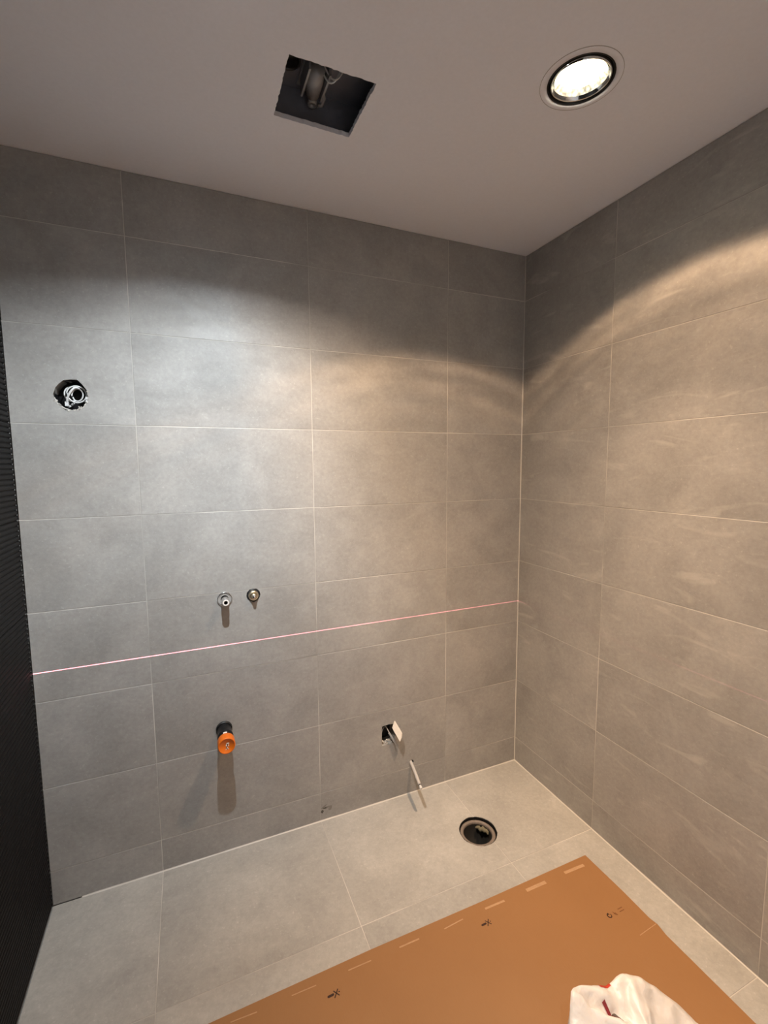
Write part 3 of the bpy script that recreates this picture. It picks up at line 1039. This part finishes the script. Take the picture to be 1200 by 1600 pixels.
# recycling ring, small mark and two lines of print
ring = []
for k in range(14):
    a0, a1 = math.radians(75 + k * 22), math.radians(75 + (k + 1) * 22)
    ring.append(strip((-.243 + .0068 * math.cos(a0), -.783 + .0068 * math.sin(a0)), (-.243 + .0068 * math.cos(a1), -.783 + .0068 * math.sin(a1)), .0042 - .00014 * k))
ring.append(strip((-.2455, -.7765), (-.2400, -.7800), .0030))
obj('printed_ring', mesh_of('printed_ring', *join(*ring)), M['ink'], t)
parts = [strip((-.2235, -.7775), (-.2205, -.7900), .0022), strip((-.2185, -.7830), (-.2165, -.7920), .0030), strip((-.2250, -.7850), (-.2200, -.7840), .0018)]
obj('printed_mark', mesh_of('printed_mark', *join(*parts)), M['ink_brown'], t)
parts = []
for (yy, x0) in ((-.778, -.2000), (-.787, -.2010)):
    x = x0
    for k in range(6):
        wl = R3.uniform(.0022, .0032)
        parts.append(strip((x, yy), (x + wl, yy), .0024))
        x += wl + .0007
obj('printed_lines', mesh_of('printed_lines', *join(*parts)), M['ink_brown'], t)

# ------------------------------------------------------------------ crumpled plastic bag on the cardboard
BC = Vector((-.505, -1.14, 0))
rim = [(-.705, -1.16, .12), (-.690, -1.085, .14), (-.674, -1.035, .155), (-.642, -1.006, .190), (-.617, -1.003, .186), (-.575, -1.006, .168), (-.532, -1.012, .150),
       (-.500, -1.012, .160), (-.478, -1.014, .166), (-.430, -1.034, .150), (-.395, -1.054, .125), (-.361, -1.076, .100), (-.326, -1.116, .062), (-.302, -1.190, .060),
       (-.340, -1.28, .070), (-.430, -1.33, .090), (-.540, -1.335, .10), (-.640, -1.28, .11)]
rs = sorted([(math.atan2(y - BC.y, x - BC.x), math.hypot(x - BC.x, y - BC.y), z) for x, y, z in rim])


def rim_at(a):
    a = (a + math.pi) % (2 * math.pi) - math.pi
    for i in range(len(rs)):
        a0, r0, z0 = rs[i - 1] if i else (rs[-1][0] - 2 * math.pi, rs[-1][1], rs[-1][2])
        a1, r1, z1 = rs[i]
        if a0 <= a <= a1:
            s = (a - a0) / (a1 - a0 + 1e-9)
            return r0 + (r1 - r0) * s, z0 + (z1 - z0) * s
    a0, r0, z0 = rs[-1]
    a1, r1, z1 = rs[0][0] + 2 * math.pi, rs[0][1], rs[0][2]
    s = (a - a0) / (a1 - a0)
    return r0 + (r1 - r0) * s, z0 + (z1 - z0) * s


t = thing('plastic_bag', 'crumpled white plastic bag with red print lying on the cardboard', 'bag', (BC.x, BC.y, CT))
NA = 132
lev = [(0.96, 0.0), (1.0, .10), (1.015, .35), (1.01, .62), (1.004, .85), (1.0, 1.0), (.955, 1.0), (.88, .93), (.79, .86), (.69, .82), (.58, .80), (.46, .79), (.33, .78), (.19, .76), (.07, .75)]
V, F = [], []
CR0, CR1 = Vector((-.622, -1.010)), Vector((-.545, -1.062))
for li, (kr, kz) in enumerate(lev):
    for k in range(NA):
        a = 2 * math.pi * k / NA - math.pi
        r, z = rim_at(a)
        x, y = BC.x + r * kr * math.cos(a), BC.y + r * kr * math.sin(a)
        zz = CT + .0006 + (z - CT) * kz
        if li > 0:
            q = Vector((x * 15, y * 15, zz * 9))
            fold = (1 - abs(noise.noise(q * .75 + Vector((3, 1, 2)))) * 3.0) + .6 * (1 - abs(noise.noise(q * 1.7 + Vector((7, 4, 1)))) * 3.0)
            fine = noise.noise(q * 2.6)
            am = .0135 if li > 6 else (.004 if li > 3 else .008)
            if li in (4, 5, 6):
                am = .0022
            zz += am * (fold * .9 + fine * .7)
            if li <= 5:
                x += am * .8 * fine * math.cos(a)
                y += am * .8 * fine * math.sin(a)
            # long fold running from the far left corner down to the opening
            if li >= 6:
                p = Vector((x, y))
                s = max(0, min(1, (p - CR0).dot(CR1 - CR0) / (CR1 - CR0).length_squared))
                dd = (p - (CR0.lerp(CR1, s))).length
                zz -= (.016 + .030 * s) * math.exp(-(dd / (.006 + .007 * s)) ** 2)
            zz = max(zz, CT + .001)
        V.append((x - BC.x, y - BC.y, zz - CT))
for i in range(len(lev) - 1):
    for k in range(NA):
        l = (k + 1) % NA
        F.append((i * NA + k, i * NA + l, (i + 1) * NA + l, (i + 1) * NA + k))
F.append(tuple((len(lev) - 1) * NA + k for k in range(NA)))
F.append(tuple(reversed(range(NA))))
bag_me = mesh_of('film', V, F, True)
film = obj('film', bag_me, M['bag'], t)


def patch(name, pts, mat, lift):
    """printed area: copies of the film faces inside a ground-plan outline, lifted off the film"""
    vv, ff, idx = [], [], {}
    pl = [(x - BC.x, y - BC.y) for x, y in pts]
    for p in bag_me.polygons:
        c_ = p.center
        if len(p.vertices) == 4 and c_.z > .06 and p.normal.z > -.2 and inside((c_.x, c_.y), pl):
            q = []
            for i in p.vertices:
                if i not in idx:
                    idx[i] = len(vv)
                    v_ = bag_me.vertices[i]
                    vv.append(tuple(v_.co + v_.normal * lift))
                q.append(idx[i])
            ff.append(tuple(q))
    if ff:
        obj(name, mesh_of(name, vv, ff, True, False), mat, film)


patch('red_print', [(-.556, -.99), (-.514, -.99), (-.518, -1.021), (-.535, -1.017), (-.552, -1.014)], M['red'], .0008)
patch('red_print', [(-.570, -1.042), (-.558, -1.040), (-.548, -1.062), (-.558, -1.070)], M['red_dark'], .0012)
obj('dark_opening', mesh_of('dark_opening', *rel(tube([(-.552, -1.040, .118), (-.546, -1.054, .126), (-.544, -1.074, .130), (-.547, -1.105, .124)], [.003, .005, .007, .006], 10), (BC.x, BC.y, CT)), True), M['brown'], t)  # brown tube standing in for the dark inside of the opening
